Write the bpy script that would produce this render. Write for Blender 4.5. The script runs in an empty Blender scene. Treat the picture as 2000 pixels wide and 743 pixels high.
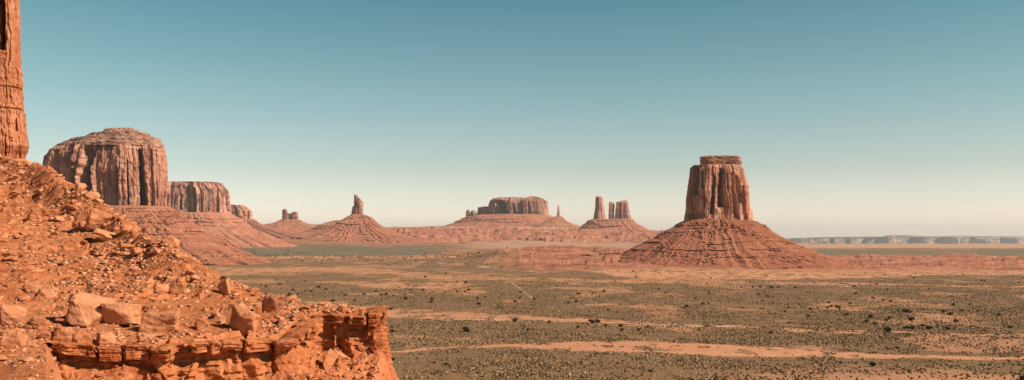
import bpy, bmesh, math, random
import numpy as np
random.seed(7)
RNG = np.random.default_rng(7)
F, HOR, H = 1750.0, 458.0, 70.0      # focal length (photo px), horizon row, eye height above the plain
S = bpy.context.scene
COL = S.collection

# ---------------------------------------------------------------- noise
def _hash(ix, iy, iz, seed):
    h = (ix.astype(np.int64) * 374761393 + iy.astype(np.int64) * 668265263 + iz.astype(np.int64) * 2147483647 + seed * 974711) & 0xFFFFFFFF
    h = ((h ^ (h >> 13)) * 1274126177) & 0xFFFFFFFF
    h = ((h ^ (h >> 16)) * 2246822519) & 0xFFFFFFFF
    return ((h ^ (h >> 15)) & 0xFFFFFF).astype(np.float64) / 0xFFFFFF
def vn(x, y, z=0.0, seed=0):
    x, y, z = np.broadcast_arrays(np.asarray(x, float), np.asarray(y, float), np.asarray(z, float))
    ix, iy, iz = np.floor(x), np.floor(y), np.floor(z)
    fx, fy, fz = x - ix, y - iy, z - iz
    fx = fx*fx*(3-2*fx); fy = fy*fy*(3-2*fy); fz = fz*fz*(3-2*fz)
    o = 0
    for a in (0, 1):
        for b in (0, 1):
            for c in (0, 1):
                w = (fx if a else 1-fx) * (fy if b else 1-fy) * (fz if c else 1-fz)
                o = o + w * _hash(ix+a, iy+b, iz+c, seed)
    return o * 2 - 1
def fbm(x, y, z=0.0, octs=4, seed=0, gain=.5):
    a, s, o, f = 1., 0., 0., 1.
    for i in range(octs):
        o = o + a * vn(x*f, y*f, z*f, seed + i*17); s += a; a *= gain; f *= 2.03
    return o / s
def ridged(x, y, z=0.0, octs=4, seed=0):
    a, s, o, f = 1., 0., 0., 1.
    for i in range(octs):
        o = o + a * (1 - np.abs(vn(x*f, y*f, z*f, seed + i*31))*2); s += a; a *= .5; f *= 2.1
    return o / s
def sst(a, b, x):
    t = np.clip((x - a) / (b - a), 0, 1); return t*t*(3-2*t)
def cellwalk(n, wmin, wmax, length, seed):
    r = np.random.default_rng(seed); e = [0.]
    while e[-1] < length: e.append(e[-1] + r.uniform(wmin, wmax))
    return np.array(e), r

# ---------------------------------------------------------------- mesh helpers
def grid_mesh(name, co, nu, nv, mat, wrap=False, smooth=True, attrs=None, parent=None, capv=None):
    """co: (nv, nu, 3) rows of points"""
    me = bpy.data.meshes.new(name)
    co = np.ascontiguousarray(co.reshape(-1, 3), dtype=np.float32)
    j, i = np.meshgrid(np.arange(nv-1), np.arange(nu if wrap else nu-1), indexing='ij')
    i2 = (i+1) % nu
    q = np.stack([j*nu+i, j*nu+i2, (j+1)*nu+i2, (j+1)*nu+i], -1).reshape(-1, 4)
    raw_mesh(me, co, q)
    if smooth: me.polygons.foreach_set('use_smooth', np.ones(len(me.polygons), bool))
    if attrs:
        for k, v in attrs.items():
            at = me.attributes.new(k, 'FLOAT', 'POINT'); at.data.foreach_set('value', np.ascontiguousarray(v, dtype=np.float32).ravel())
    me.materials.append(mat)
    me.update()
    o = bpy.data.objects.new(name, me); COL.objects.link(o)
    if parent: o.parent = parent
    return o
def raw_mesh(me, co, q):
    k = q.shape[1]
    me.vertices.add(len(co)); me.vertices.foreach_set('co', np.asarray(co, np.float32).ravel())
    me.loops.add(q.size); me.loops.foreach_set('vertex_index', q.astype(np.int32).ravel())
    me.polygons.add(len(q)); me.polygons.foreach_set('loop_start', np.arange(0, q.size, k, dtype=np.int32))
    me.update(calc_edges=True)
def tag(o, label=None, cat=None, group=None, kind=None):
    if label: o['label'] = label
    if cat: o['category'] = cat
    if group: o['group'] = group
    if kind: o['kind'] = kind
    return o
def empty(name, loc, label, cat, group=None):
    o = bpy.data.objects.new(name, None); COL.objects.link(o); o.location = loc
    return tag(o, label, cat, group)

# ---------------------------------------------------------------- materials
class NT:
    def __init__(s, name):
        s.m = bpy.data.materials.new(name); s.m.use_nodes = True
        s.t = s.m.node_tree; s.n = s.t.nodes; s.b = s.n['Principled BSDF']
        s.b.inputs['Roughness'].default_value = .95
        s.b.inputs['Specular IOR Level'].default_value = .12
    def link(s, a, b): s.t.links.new(a, b)
    def pos(s):
        return s.n.new('ShaderNodeNewGeometry').outputs['Position']
    def objco(s):
        return s.n.new('ShaderNodeTexCoord').outputs['Object']
    def mapped(s, v, sc):
        m = s.n.new('ShaderNodeMapping'); m.inputs['Scale'].default_value = sc; s.link(v, m.inputs['Vector']); return m.outputs[0]
    def noise(s, v, scale, detail=5, rough=.6, dist=0):
        n = s.n.new('ShaderNodeTexNoise'); n.inputs['Scale'].default_value = scale; n.inputs['Detail'].default_value = detail
        n.inputs['Roughness'].default_value = rough; n.inputs['Distortion'].default_value = dist
        s.link(v, n.inputs['Vector']); return n.outputs['Fac']
    def vor(s, v, scale, feature='F1', out='Distance'):
        n = s.n.new('ShaderNodeTexVoronoi'); n.feature = feature; n.inputs['Scale'].default_value = scale; s.link(v, n.inputs['Vector']); return n.outputs[out]
    def ramp(s, f, pts):
        r = s.n.new('ShaderNodeValToRGB'); e = r.color_ramp.elements
        while len(e) < len(pts): e.new(.5)
        for k, (p, c) in enumerate(pts):
            e[k].position = p; e[k].color = (c, c, c, 1) if not isinstance(c, tuple) else (*c, 1)
        s.link(f, r.inputs[0]); return r.outputs[0]
    def mix(s, f, a, b, mode='MIX'):
        m = s.n.new('ShaderNodeMix'); m.data_type = 'RGBA'; m.blend_type = mode
        for v, k in ((f, 0), (a, 6), (b, 7)):
            if isinstance(v, (int, float)): m.inputs[k].default_value = v
            elif isinstance(v, tuple): m.inputs[k].default_value = (*v, 1)
            else: s.link(v, m.inputs[k])
        return m.outputs[2]
    def math(s, op, a, b=0.):
        m = s.n.new('ShaderNodeMath'); m.operation = op
        for k, v in enumerate((a, b)):
            if isinstance(v, (int, float)): m.inputs[k].default_value = v
            else: s.link(v, m.inputs[k])
        return m.outputs[0]
    def attr(s, name):
        a = s.n.new('ShaderNodeAttribute'); a.attribute_name = name; return a.outputs['Fac']
    def bump(s, h, dist, strength=1.):
        b = s.n.new('ShaderNodeBump'); b.inputs['Distance'].default_value = dist; b.inputs['Strength'].default_value = strength
        s.link(h, b.inputs['Height']); s.link(b.outputs[0], s.b.inputs['Normal'])
    def out(s, c):
        s.link(c, s.b.inputs['Base Color']); return s.m

def butte_mat(name, base, dark, pale, px, zstrata=True):
    """px = metres per photo pixel at the butte: sets texture scale"""
    t = NT(name); p = t.pos()
    a = t.noise(t.mapped(p, (1/(6*px), 1/(6*px), 1/(45*px))), 1, 6, .65, .4)       # vertical streaks
    vz = t.noise(t.mapped(p, (1/(38*px), 1/(38*px), 1/(70*px))), 1, 3, .5)
    c = t.mix(t.ramp(t.math('ADD', a, t.math('MULTIPLY', t.math('SUBTRACT', vz, .5), .9)), [(.42, 0), (.58, 1)]), base, dark)
    b = t.noise(t.mapped(p, (1/(14*px), 1/(14*px), 1/(22*px))), 1, 4, .6)
    c = t.mix(t.ramp(b, [(.5, 0), (.72, .85)]), c, pale)
    if zstrata:
        w = t.noise(t.mapped(p, (1/(160*px), 1/(160*px), 1/(3.2*px))), 1, 5, .7)
        c = t.mix(t.ramp(w, [(.35, .42), (.6, 0)]), c, (dark[0]*.8, dark[1]*.8, dark[2]*.8))
    f = t.noise(p, 1/(2.2*px), 5, .7)
    c = t.mix(t.ramp(f, [(.3, .35), (.6, 0)]), c, dark)
    t.bump(t.math('ADD', f, t.math('MULTIPLY', a, 1.5)), 2.2*px, .6)
    return t.out(c)
def talus_mat(name, base, dark, pale, px):
    t = NT(name); p = t.pos()
    w = t.noise(t.mapped(p, (1/(90*px), 1/(90*px), 1/(3.6*px))), 1, 5, .7, .2)      # strata bands in height
    c = t.mix(t.ramp(w, [(.44, 0), (.68, .45)]), base, dark)
    b = t.noise(p, 1/(26*px), 5, .6)
    c = t.mix(t.ramp(b, [(.5, 0), (.72, .75)]), c, pale)
    f = t.noise(p, 1/(2.6*px), 6, .75)
    c = t.mix(t.ramp(f, [(.34, .6), (.56, 0)]), c, dark)
    t.bump(t.math('ADD', f, t.math('MULTIPLY', w, .7)), 3.0*px, .9)
    return t.out(c)

# ---------------------------------------------------------------- camera, light, sky
cam = bpy.data.objects.new('camera', bpy.data.cameras.new('camera')); COL.objects.link(cam)
cam.location = (0, 0, H); cam.rotation_euler = (math.pi/2, 0, 0)
cam.data.sensor_width = 36; cam.data.lens = F/2000*36; cam.data.shift_y = (HOR-371.5)/2000
cam.data.clip_start = .5; cam.data.clip_end = 120000
S.camera = cam
SUN_EL, SUN_X, SUN_Y = math.radians(36), .95, -.31
az = math.atan2(SUN_X, SUN_Y)                         # clockwise from +Y
from mathutils import Vector, Matrix, Euler
sv = Vector((math.sin(az)*math.cos(SUN_EL), math.cos(az)*math.cos(SUN_EL), math.sin(SUN_EL)))
sun = bpy.data.objects.new('sun', bpy.data.lights.new('sun', 'SUN')); COL.objects.link(sun)
sun.data.energy = 5.0; sun.data.angle = math.radians(.5); sun.data.color = (1, .93, .80)
sun.rotation_euler = (-sv).to_track_quat('-Z', 'Y').to_euler(); sun.location = (50, -50, 200)
W = bpy.data.worlds.new('World'); S.world = W; W.use_nodes = True
wn, wl = W.node_tree.nodes, W.node_tree.links
sky = wn.new('ShaderNodeTexSky'); sky.sky_type = 'NISHITA'; sky.sun_disc = False
sky.sun_elevation = SUN_EL; sky.sun_rotation = az; sky.altitude = 1700; sky.air_density = 1.0; sky.dust_density = 1.6; sky.ozone_density = 1.2
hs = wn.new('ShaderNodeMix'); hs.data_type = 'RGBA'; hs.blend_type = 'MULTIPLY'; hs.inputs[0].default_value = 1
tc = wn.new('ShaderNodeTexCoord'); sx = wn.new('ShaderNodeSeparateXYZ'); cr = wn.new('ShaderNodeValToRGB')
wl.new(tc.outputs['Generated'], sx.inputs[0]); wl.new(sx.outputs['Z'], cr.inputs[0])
SKY_RAMP = [(0.0, (1.84, 1.50, 1.48)), (.03, (1.60, 1.31, 1.20)), (.07, (1.32, 1.13, .90)), (.16, (.97, 1.12, .83)), (.27, (.56, .95, .75)), (.40, (.34, .38, .27)), (1, (.20, .19, .12))]  # highest stops, out of view, are dimmed and warmed to weaken shadow fill
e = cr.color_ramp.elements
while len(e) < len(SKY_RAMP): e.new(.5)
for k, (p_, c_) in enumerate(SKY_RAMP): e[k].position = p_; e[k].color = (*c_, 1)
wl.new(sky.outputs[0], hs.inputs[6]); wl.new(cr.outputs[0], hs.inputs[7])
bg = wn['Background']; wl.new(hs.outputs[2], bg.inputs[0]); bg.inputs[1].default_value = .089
S.view_settings.view_transform = 'Standard'; S.view_settings.look = 'None'
S.view_settings.exposure = .27; S.view_settings.gamma = 1
S.cycles.max_bounces = 4; S.cycles.diffuse_bounces = 1; S.cycles.volume_bounces = 0

# ---------------------------------------------------------------- plain (ground)
GC = {  # height above the plain by column (photo px) at given distances
    'd':   [0, 1500, 1800, 2050, 2350, 2700, 3000, 4000, 4800, 5600, 6100, 6700, 7500, 9000, 14000, 30000, 45000],
    -400:  [0, 0, 0, 0, 0, 0,  0, 14, 34, 55, 70, 88, 128, 150, 60, 0, 0],
    300:   [0, 0, 0, 0, 0, 0,  0, 14, 34, 55, 70, 88, 128, 150, 60, 0, 0],
    500:   [0, 0, 0, 0, 0, 0,  0, 12, 30, 48, 66, 92, 140, 165, 60, 0, 0],
    620:   [0, 0, 0, 0, 0, 0,  0, 12, 30, 42, 66, 96, 142, 160, 60, 0, 0],
    760:   [0, 0, 0, 0, 0, 0,  0, 10, 18, 28, 50, 80, 116, 130, 60, 0, 0],
    880:   [0, 0, 0, 2, 6, 6,  4, 8, 14, 20, 30, 86, 124, 158, 60, 0, 0],
    980:   [0, 0, 0, 10, 26, 22, 8, 8, 12, 18, 26, 90, 120, 155, 60, 0, 0],
    1100:  [0, 0, 2, 20, 34, 30, 8, 4, 10, 18, 24, 88, 120, 150, 60, 0, 0],
    1200:  [0, 0, 4, 26, 34, 26, 6, 2, 8, 16, 22, 86, 112, 120, 50, 0, 0],
    1300:  [0, 0, 6, 20, 22, 20, 4, 0, 6, 12, 18, 76, 84, 80, 0, 0, 0],
    1450:  [0, 0, 4, 12, 16, 16, 2, 0, 0, 0, 0, 30, 30, 0, -60, -200, -300],
    1600:  [0, 0, 0, 8, 10, 4, -3, -5, -6, -7, -5, -6, -18, -40, -92, -290, -440],
    1800:  [0, 0, 0, 5, 8, 4, -3, -5, -6, -7, -5, -6, -18, -40, -92, -290, -440],
    2400:  [0, 0, 0, 5, 8, 4, -3, -5, -6, -7, -5, -6, -18, -40, -92, -290, -440]}
gcx = np.array([k for k in GC if k != 'd'], float); gcd = np.array(GC['d'], float); gct = np.array([GC[k] for k in GC if k != 'd'], float)
def ground_z(px, d, detail=True):
    px = np.clip(px, -400, 2400); x = (px-1000)/F*d
    k = np.clip(np.searchsorted(gcx, px, 'right')-1, 0, len(gcx)-2)
    t = (px-gcx[k])/(gcx[k+1]-gcx[k]); t = t*t*(3-2*t)
    m = np.clip(np.searchsorted(gcd, d, 'right')-1, 0, len(gcd)-2)
    s = np.clip((d-gcd[m])/(gcd[m+1]-gcd[m]), 0, 1); s = s*s*(3-2*s)*.6+s*.4
    z = (gct[k, m]*(1-t)+gct[k+1, m]*t)*(1-s)+(gct[k, m+1]*(1-t)+gct[k+1, m+1]*t)*s
    if detail:
        z = z + fbm(x/180, d/180, octs=4, seed=5)*2.0*sst(300, 900, d)
        # badlands: gullied benches left and right of the big butte
        bl = sst(1650, 1950, d)*(1-sst(2650, 2900, d))*sst(900, 1050, px)
        rg = ridged(x/70, d/110, octs=5, seed=9)
        z = z + bl*(rg*6.0 + np.floor(3*fbm(x/130, d/130, octs=3, seed=12)+.5)*2.8)
        # cliffed risers of the far plateau
        bl2 = sst(5300, 5900, d)*(1-sst(7200, 8200, d))*(1-sst(1350, 1500, px))
        z = z + bl2*(ridged(x/150, d/260, octs=5, seed=19)*14 + np.floor(4*fbm(x/300, d/260, octs=4, seed=22)+.5)*8)
        rs = (z+12*fbm(x/500, d/500, octs=2, seed=24))/22; fr = rs-np.floor(rs); z = z + bl2*(sst(.55, .8, fr)-fr)*15*sst(-.2, .2, fbm(x/260, d/300, octs=3, seed=25))
        bl3 = sst(5600, 6000, d)*(1-sst(7200, 8200, d))*sst(1500, 1620, px)
        z = z + bl3*(ridged(x/260, d/200, octs=4, seed=29)*9)
    return z
def pyf(d): return HOR + H*F/d
def strip(px, d, pts, soft=1.2, wob=4.5, seed=0, x=None):
    pts = np.array(pts, float); py = pyf(d)
    c = np.interp(px, pts[:, 0], pts[:, 1]); h = np.interp(px, pts[:, 0], pts[:, 2], left=-9, right=-9)
    xx = (px-1000)/F*d
    wv = fbm(xx/34, d/30, octs=4, seed=seed)*wob*np.clip((py-458)/200, .1, 1.1)
    wv = wv + fbm(xx/7, d/9, octs=3, seed=seed+3)*1.6*np.clip((py-458)/200, .15, 1.1)
    return sst(-soft, soft, h - np.abs(py + wv - c))
def ground_masks(px, d):
    x = (px-1000)/F*d; py = pyf(d); n1 = fbm(x/120, d/160, octs=5, seed=41); n2 = fbm(x/45, d/55, octs=5, seed=43)
    sand = np.zeros_like(px+d)
    for k, (pts, sc) in enumerate((
        ([(700, 690, 0), (800, 684, 2.5), (900, 678, 1.5), (1000, 675, 2.5), (1080, 676, 8), (1180, 677, 11), (1300, 679, 12), (1420, 684, 10), (1520, 688, 8), (1640, 693, 5), (1800, 698, 4), (2000, 700, 2.5), (2300, 700, 2)], 1),
        ([(700, 612, 8), (800, 613, 9), (900, 617, 9), (1000, 621, 6), (1100, 626, 4), (1250, 631, 3), (1400, 636, 3.5), (1500, 641, 3), (1640, 648, 2.5), (1800, 652, 2), (2000, 655, 1.5), (2300, 660, 1)], .9),
        ([(700, 557, 3), (760, 558, 6), (905, 558, 5), (940, 556, -3)], .9),
        ([(380, 548, 8), (430, 532, 8), (600, 527, 6), (760, 531, 5), (850, 541, 5), (950, 543, 5), (1060, 546, 3), (1150, 548, 3), (1400, 552, 3), (1900, 560, 2), (2400, 560, 1)], .85),
        ([(480, 505, 2), (700, 501, 3), (1000, 508, 4), (1100, 522, 5), (1200, 530, 9), (1300, 536, 9), (1500, 538, 9), (1650, 535, 9), (1800, 532, 7), (2400, 530, 6)], 1),
        ([(700, 656, 3), (900, 660, 2), (1000, 655, -2)], .6))):
        sand = np.maximum(sand, sc*strip(px, d, pts, seed=60+k))
    sand = sand*np.clip(1.05-.9*sst(.05, .4, fbm(x/16, d/22, octs=4, seed=47))*sst(660, 640, py), 0, 1)*np.clip(1.0-.8*sst(.18, .4, fbm(x/10, d/14, octs=4, seed=48)), 0, 1)
    # sparse sandy breaks, more towards the near edge at the lower right
    brk = sst(.06, .38, n2+.35*n1)*.6
    brk = np.maximum(brk, sst(.0, .3, n2 + .2)*.8*sst(700, 745, py)*sst(1300, 1700, px))
    sand = np.maximum(sand, brk*sst(1.0, 0, sand))
    white = strip(px, d, [(820, 625, .5), (900, 625, 1.6), (1000, 627, 1.8), (1060, 629, 1.2), (1250, 632, .8), (1700, 650, .6)], wob=1.5, soft=.8, seed=77)*sst(-.1, .25, fbm(x/9, d/9, octs=3, seed=78))
    white = np.maximum(white, .8*strip(px, d, [(560, 506, .2), (700, 509, .5), (760, 509, .1), (900, 520, .4), (1060, 532, .8), (1100, 533, .1), (1560, 557, .1), (1700, 562, .5), (1900, 566, .1)], wob=1.5, soft=.7, seed=79)*sst(0, .3, fbm(x/30, d/30, octs=3, seed=80)))
    red = np.maximum(sst(1640, 1800, d)*(1-sst(2500, 2750, d))*sst(930, 1060, px+40*n1), sst(5200, 5900, d)*(1-sst(1380, 1500, px)))
    red = np.maximum(red, sst(4300, 4700, d)*sst(880, 760, px)*.9)
    red = np.maximum(red, .5*sst(5400, 5900, d)*sst(1450, 1600, px))
    pale = sst(3700, 4100, d)*(1-sst(5600, 6000, d))*sst(860, 960, px)*(1-sst(1300, 1500, px))*(.75+.4*n1)
    pale = np.maximum(pale, sst(4700, 5200, d)*sst(1450, 1600, px))
    pale = np.maximum(pale, .8*sst(7100, 7300, d)*sst(820, 900, px)*(1-sst(1080, 1150, px)))
    # vehicle track across the scrub
    tr = np.clip(1.6-np.abs((px-1000)-(py-555)*43/30.)/1.6, 0, 1)*sst(553, 556, py)*sst(588, 584, py)
    grn = sst(2750, 3050, d)*(1-sst(4100, 4500, d))*np.maximum(sst(900, 800, px), sst(1500, 1600, px))*(1-.5*sst(.1, .5, n1))
    return np.clip(sand, 0, 1), np.clip(white+tr*.7, 0, 1), np.clip(red, 0, 1), np.clip(pale, 0, 1), np.clip(grn, 0, 1)
def build_ground():
    th = np.concatenate([np.linspace(-np.pi, -.62, 40)[:-1], np.arctan((np.arange(-250, 2250, 2.0)-1000)/F), np.linspace(.63, np.pi, 40)])
    d = np.concatenate([[1, 60, 150, 250, 330, 380], H*F/np.arange(300, 31, -1.0), np.geomspace(H*F/31, 9500, 300)[1:], np.geomspace(9600, 42000, 50)])
    D, T = np.meshgrid(d, th, indexing='ij')
    R = D/np.cos(np.clip(T, -.7, .7))
    X, Y = R*np.sin(T), R*np.cos(T)
    px = 1000+F*np.tan(np.clip(T, -1.2, 1.2)); px = np.clip(px, -400, 2400)
    Z = ground_z(px, D)
    sand, white, red, pale, grn = ground_masks(px, D)
    t = NT('scrub_plain'); p = t.pos()
    n1 = t.noise(p, 1/1.6, 4, .7); n2 = t.noise(p, 1/9, 5, .65); n3 = t.noise(p, 1/140, 5, .6); n4 = t.noise(t.mapped(p, (1/300, 1/60, 1/60)), 1, 5, .6)
    scrub = t.mix(t.ramp(n1, [(.38, 0), (.60, 1)]), (.158, .086, .040), (.34, .178, .090))
    scrub = t.mix(t.ramp(n2, [(.42, 0), (.7, .5)]), scrub, (.33, .17, .09))
    scrub = t.mix(t.ramp(n3, [(.4, .0), (.65, .55)]), scrub, (.17, .105, .053))
    vx = t.n.new('ShaderNodeSeparateXYZ'); t.link(p, vx.inputs[0])
    sandc = t.mix(t.ramp(n2, [(.35, 0), (.7, 1)]), (.60, .255, .125), (.70, .33, .185))
    sandc = t.mix(t.ramp(n4, [(.45, 0), (.6, .3)]), sandc, (.50, .20, .10))
    c = t.mix(t.attr('sand'), scrub, sandc)
    c = t.mix(t.math('MULTIPLY', t.attr('grn'), .85), c, t.mix(t.ramp(n3, [(.4, 0), (.6, 1)]), (.16, .128, .082), (.21, .165, .105)))
    strat = t.noise(t.mapped(p, (1/150, 1/150, 1/2.5)), 1, 5, .7)
    redc = t.mix(t.ramp(strat, [(.4, 0), (.62, 1)]), (.50, .185, .105), (.27, .085, .05))
    n5 = t.noise(p, 1/30, 6, .7)
    redc = t.mix(t.ramp(n5, [(.45, 0), (.65, .7)]), redc, (.58, .26, .155))
    c = t.mix(t.attr('red'), c, redc)
    c = t.mix(t.attr('pale'), c, t.mix(t.ramp(n5, [(.4, 0), (.62, .8)]), (.60, .34, .22), (.42, .21, .13)))
    c = t.mix(t.attr('white'), c, (.74, .52, .37))
    t.bump(t.math('ADD', n1, t.math('MULTIPLY', n2, 1.5)), .8, .8)
    m = t.out(c)
    o = grid_mesh('ground', np.stack([X, Y, Z], -1)[:, ::-1] if False else np.stack([X, Y, Z], -1), len(th), len(d), m, attrs=dict(sand=sand, white=white, red=red, pale=pale, grn=grn))
    tag(o, kind='structure')
build_ground()

# ---------------------------------------------------------------- lofted rock: cliffs and talus cones
def loft(name, prof, d0, mat, parent, ratio=.8, expo=2.6, na=700, pxstep=.7, style='cliff', amp=1., seed=1, clefts=(), cap=True, yoff=0, notch=1., top_jit=0., bw=1.):
    prof = np.array(prof, float); m = d0/F                      # metres per pixel
    if style == 'talus': e_ = prof[-1]; prof = np.vstack([prof, [e_[0]+10, e_[1]-30, e_[2]+30], [e_[0]+26, e_[1]-50, e_[2]+50]])
    nz = max(10, int((prof[-1, 0]-prof[0, 0])/pxstep))
    py = np.linspace(prof[0, 0], prof[-1, 0], nz)
    L = np.interp(py, prof[:, 0], prof[:, 1]); Rr = np.interp(py, prof[:, 0], prof[:, 2])
    cx = ((L+Rr)/2-1000)*m; w = (Rr-L)/2*m; z = H-(py-HOR)*m
    th = np.linspace(0, 2*np.pi, na, endpoint=False)
    # denser sampling on the front
    th = th - .35*np.sin(th+np.pi/2+np.pi*0)*0
    ct, st = np.cos(th), np.sin(th)
    sxx = np.sign(ct)*np.abs(ct)**(2/expo); syy = np.sign(st)*np.abs(st)**(2/expo)
    wmax = w.max(); wd = np.minimum(w, wmax)
    Y = d0+yoff+wd[:, None]*ratio*syy[None]; X = cx[:, None]+w[:, None]*sxx[None]+(Y-d0)*((prof[0,1]+prof[0,2])/2-1000)/F; Z = np.repeat(z[:, None], na, 1)
    nx, ny = np.repeat((ct*ratio)[None], nz, 0), np.repeat(st[None], nz, 0); nl = np.hypot(nx, ny); nx, ny = nx/nl, ny/nl
    u = np.concatenate([[0], np.cumsum(np.hypot(np.diff(sxx), np.diff(syy)*ratio))])*wmax
    U = np.repeat(u[None], nz, 0); ulen = u[-1]+np.hypot(sxx[0]-sxx[-1], (syy[0]-syy[-1])*ratio)*wmax
    q = m*amp
    depth = (py-py[0])/(py[-1]-py[0]); Dp = np.repeat(depth[:, None], na, 1)
    if style == 'cliff':
        dsp = np.zeros_like(X)
        # rounded buttresses at three widths, their joints drifting a little with height
        for lv, (a, b, am) in enumerate(((20, 46, 9.0), (8, 20, 4.5), (3, 8, 1.6))):
            ed, r = cellwalk(0, a*m*bw, b*m*bw, ulen, seed*7+lv)
            ed = ed*ulen/ed[-1]; n = len(ed)-1
            off = r.uniform(-1, .6, n); start = r.uniform(-.5, .75, n); lean = r.uniform(-.8, .8, n)
            Uw = np.mod(U + fbm(U*0+lv*9, Z/(30*m), 0, 2, seed+lv)*3.0*m*(1+.6*lv), ulen)
            k = np.clip(np.searchsorted(ed, Uw, 'right')-1, 0, n-1)
            tt = (Uw-ed[k])/(ed[k+1]-ed[k])
            bul = np.sqrt(np.clip(1-(2*tt-1)**2, 0, 1))**.8
            on = sst(start[k]-.05, start[k]+.05, Dp+.04*fbm(U/(6*m), Z/(6*m), 0, 2, seed))
            dsp += am*q*((bul-.8)*(.22, .3, .9)[lv] + off[k]*(.4+.6*on) + lean[k]*(tt-.5)*1.2)
        # broken blocks
        bx = np.floor(U/(7*m)+.6*vn(U/(9*m), Z/(9*m), 0, seed)); bz = np.floor(Z/(11*m)+.35*vn(U/(8*m), Z/(8*m), 3, seed))
        dsp += (_hash(bx, bz, bx*0, seed+3)-.5)*2.2*q*notch
        dsp += fbm(X/(5*m), Y/(5*m), Z/(7*m), 4, seed+8)*1.5*q
        # thin ledges close to the rim
        dsp += np.sign(np.sin(Z/(2.1*m)+fbm(U/(20*m), 0*Z, 0, 2, seed)*2))*.5*q*sst(.16, .02, Dp)
        dsp = (dsp-dsp.mean()-1.2*q)*(sst(0, .02, Dp)*.8+.2)
        for (cpx, hw, dep, p0, p1, *lean_) in clefts:
            ln = lean_[0] if lean_ else 0.
            PX = 1000+X/Y*F; PY = np.repeat(py[:, None], na, 1)
            cc = cpx + ln*(PY-p0)
            ww = hw*(.55+.45*np.clip((PY-p0)/max(1, p1-p0), 0, 1))
            g = np.clip(1-np.abs(PX-cc+.25*hw*fbm(X*0, Z/(8*m), 0, 2, seed))/ww, 0, 1)**.6
            g *= sst(p0-2, p0+3, PY)*sst(p1+4, p1-2, PY)*(ny < -.15)
            dsp -= g*dep*m*1.3
    elif style == 'cap':
        lay = np.repeat((py/3.1)[:, None], na, 1)+.5*fbm(U/(25*m), Z/(10*m), 0, 3, seed)
        li = np.floor(lay)
        dsp = (_hash(li, np.floor(U/(16*m)+_hash(li, li*0, li*0, 3)*9), li*0, seed)-.5)*3.2*q
        dsp += fbm(X/(6*m), Y/(6*m), Z/(3*m), 4, seed)*2.4*q + fbm(X/(24*m), Y/(24*m), 0, 2, seed+5)*1.4*q
    else:  # talus
        g0 = ridged(th[None]*11+.5*fbm(X/(50*m), Y/(50*m), Z/(30*m), 3, seed+1), Z/(90*m), 0, 4, seed)
        dsp = (g0-.2)*(3+11*Dp)*q
        dsp += fbm(X/(26*m), Y/(26*m), Z/(16*m), 5, seed+2)*11*q*(.35+.65*Dp)
        for lv_, (hh_, am_, thr_) in enumerate(((10.5, 3.4, .12), (6.3, 2.6, .12))):
            rs = (Z/m + 5*fbm(X/(70*m), Y/(70*m), 0, 3, seed+4+lv_))/hh_             # broken rock ledges
            fr = rs-np.floor(rs); rn = _hash(np.floor(rs), rs*0, rs*0, seed+lv_)
            vis = sst(thr_-.12, thr_+.14, fbm(X/(38*m), Y/(38*m), np.floor(rs)*3.7, 4, seed+6+lv_)+.35*(rn-.5))
            dsp += vis*np.where(fr < .2, -1.0, .9*(1-fr))*am_*q*(.2+.95*rn)
        dsp += sst(.12, .4, fbm(X/(3.6*m), Y/(3.6*m), Z/(3.6*m), 3, seed+9))*sst(-.15, .25, fbm(X/(40*m), Y/(40*m), 5, 3, seed+13))*4.4*q
        dsp += fbm(X/(2.4*m), Y/(2.4*m), Z/(2.4*m), 2, seed+10)*1.1*q
        dsp *= sst(0, .05, Dp)
    X = X+nx*dsp; Y = Y+ny*dsp
    if style != 'cliff':
        Z = Z + fbm(X/(9*m), Y/(9*m), 0, 4, seed+11)*1.3*q*(1 if style == 'talus' else .75)
    co = np.stack([X, Y, Z], -1)
    if cap:   # close the top with shrinking rings
        c0 = co[0].mean(0); ts = [.985, .95, .86, .7, .45, .2, 0.01]
        rings = []
        for t_ in ts[::-1]:
            rr = c0+(co[0]-c0)*t_
            rr[:, 2] = co[0][:, 2]*t_ + z[0]*(1-t_) + (1-t_)*m*.5 + fbm(rr[:, 0]/(12*m), rr[:, 1]/(12*m), 0, 3, seed)*(1.2+top_jit)*m*(1-t_**6)
            rings.append(rr)
        co = np.concatenate([np.array(rings), co], 0); nz += len(ts)
    co = co[:, ::-1]
    o = grid_mesh(name, co[::-1], na, nz, mat, wrap=True, smooth=(style != 'cap'), parent=None)
    if parent:
        o.parent = parent; o.matrix_parent_inverse = Matrix.Translation(-parent.location)
    return o
def butte(name, label, d0, cpx, cat='butte', group=None):
    z = float(ground_z(np.array([float(cpx)]), np.array([float(d0)]), False)[0])
    return empty(name, ((cpx-1000)/F*d0, d0, z), label, cat, group)

ROCK = (.50, .215, .125)
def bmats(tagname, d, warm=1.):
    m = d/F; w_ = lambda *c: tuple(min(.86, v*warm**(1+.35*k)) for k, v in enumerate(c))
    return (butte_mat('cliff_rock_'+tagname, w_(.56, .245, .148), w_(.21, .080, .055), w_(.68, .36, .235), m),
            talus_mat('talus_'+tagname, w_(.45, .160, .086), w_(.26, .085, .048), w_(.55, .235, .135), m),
            butte_mat('caprock_'+tagname, w_(.48, .22, .14), w_(.21, .09, .06), w_(.64, .38, .25), m))

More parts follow.
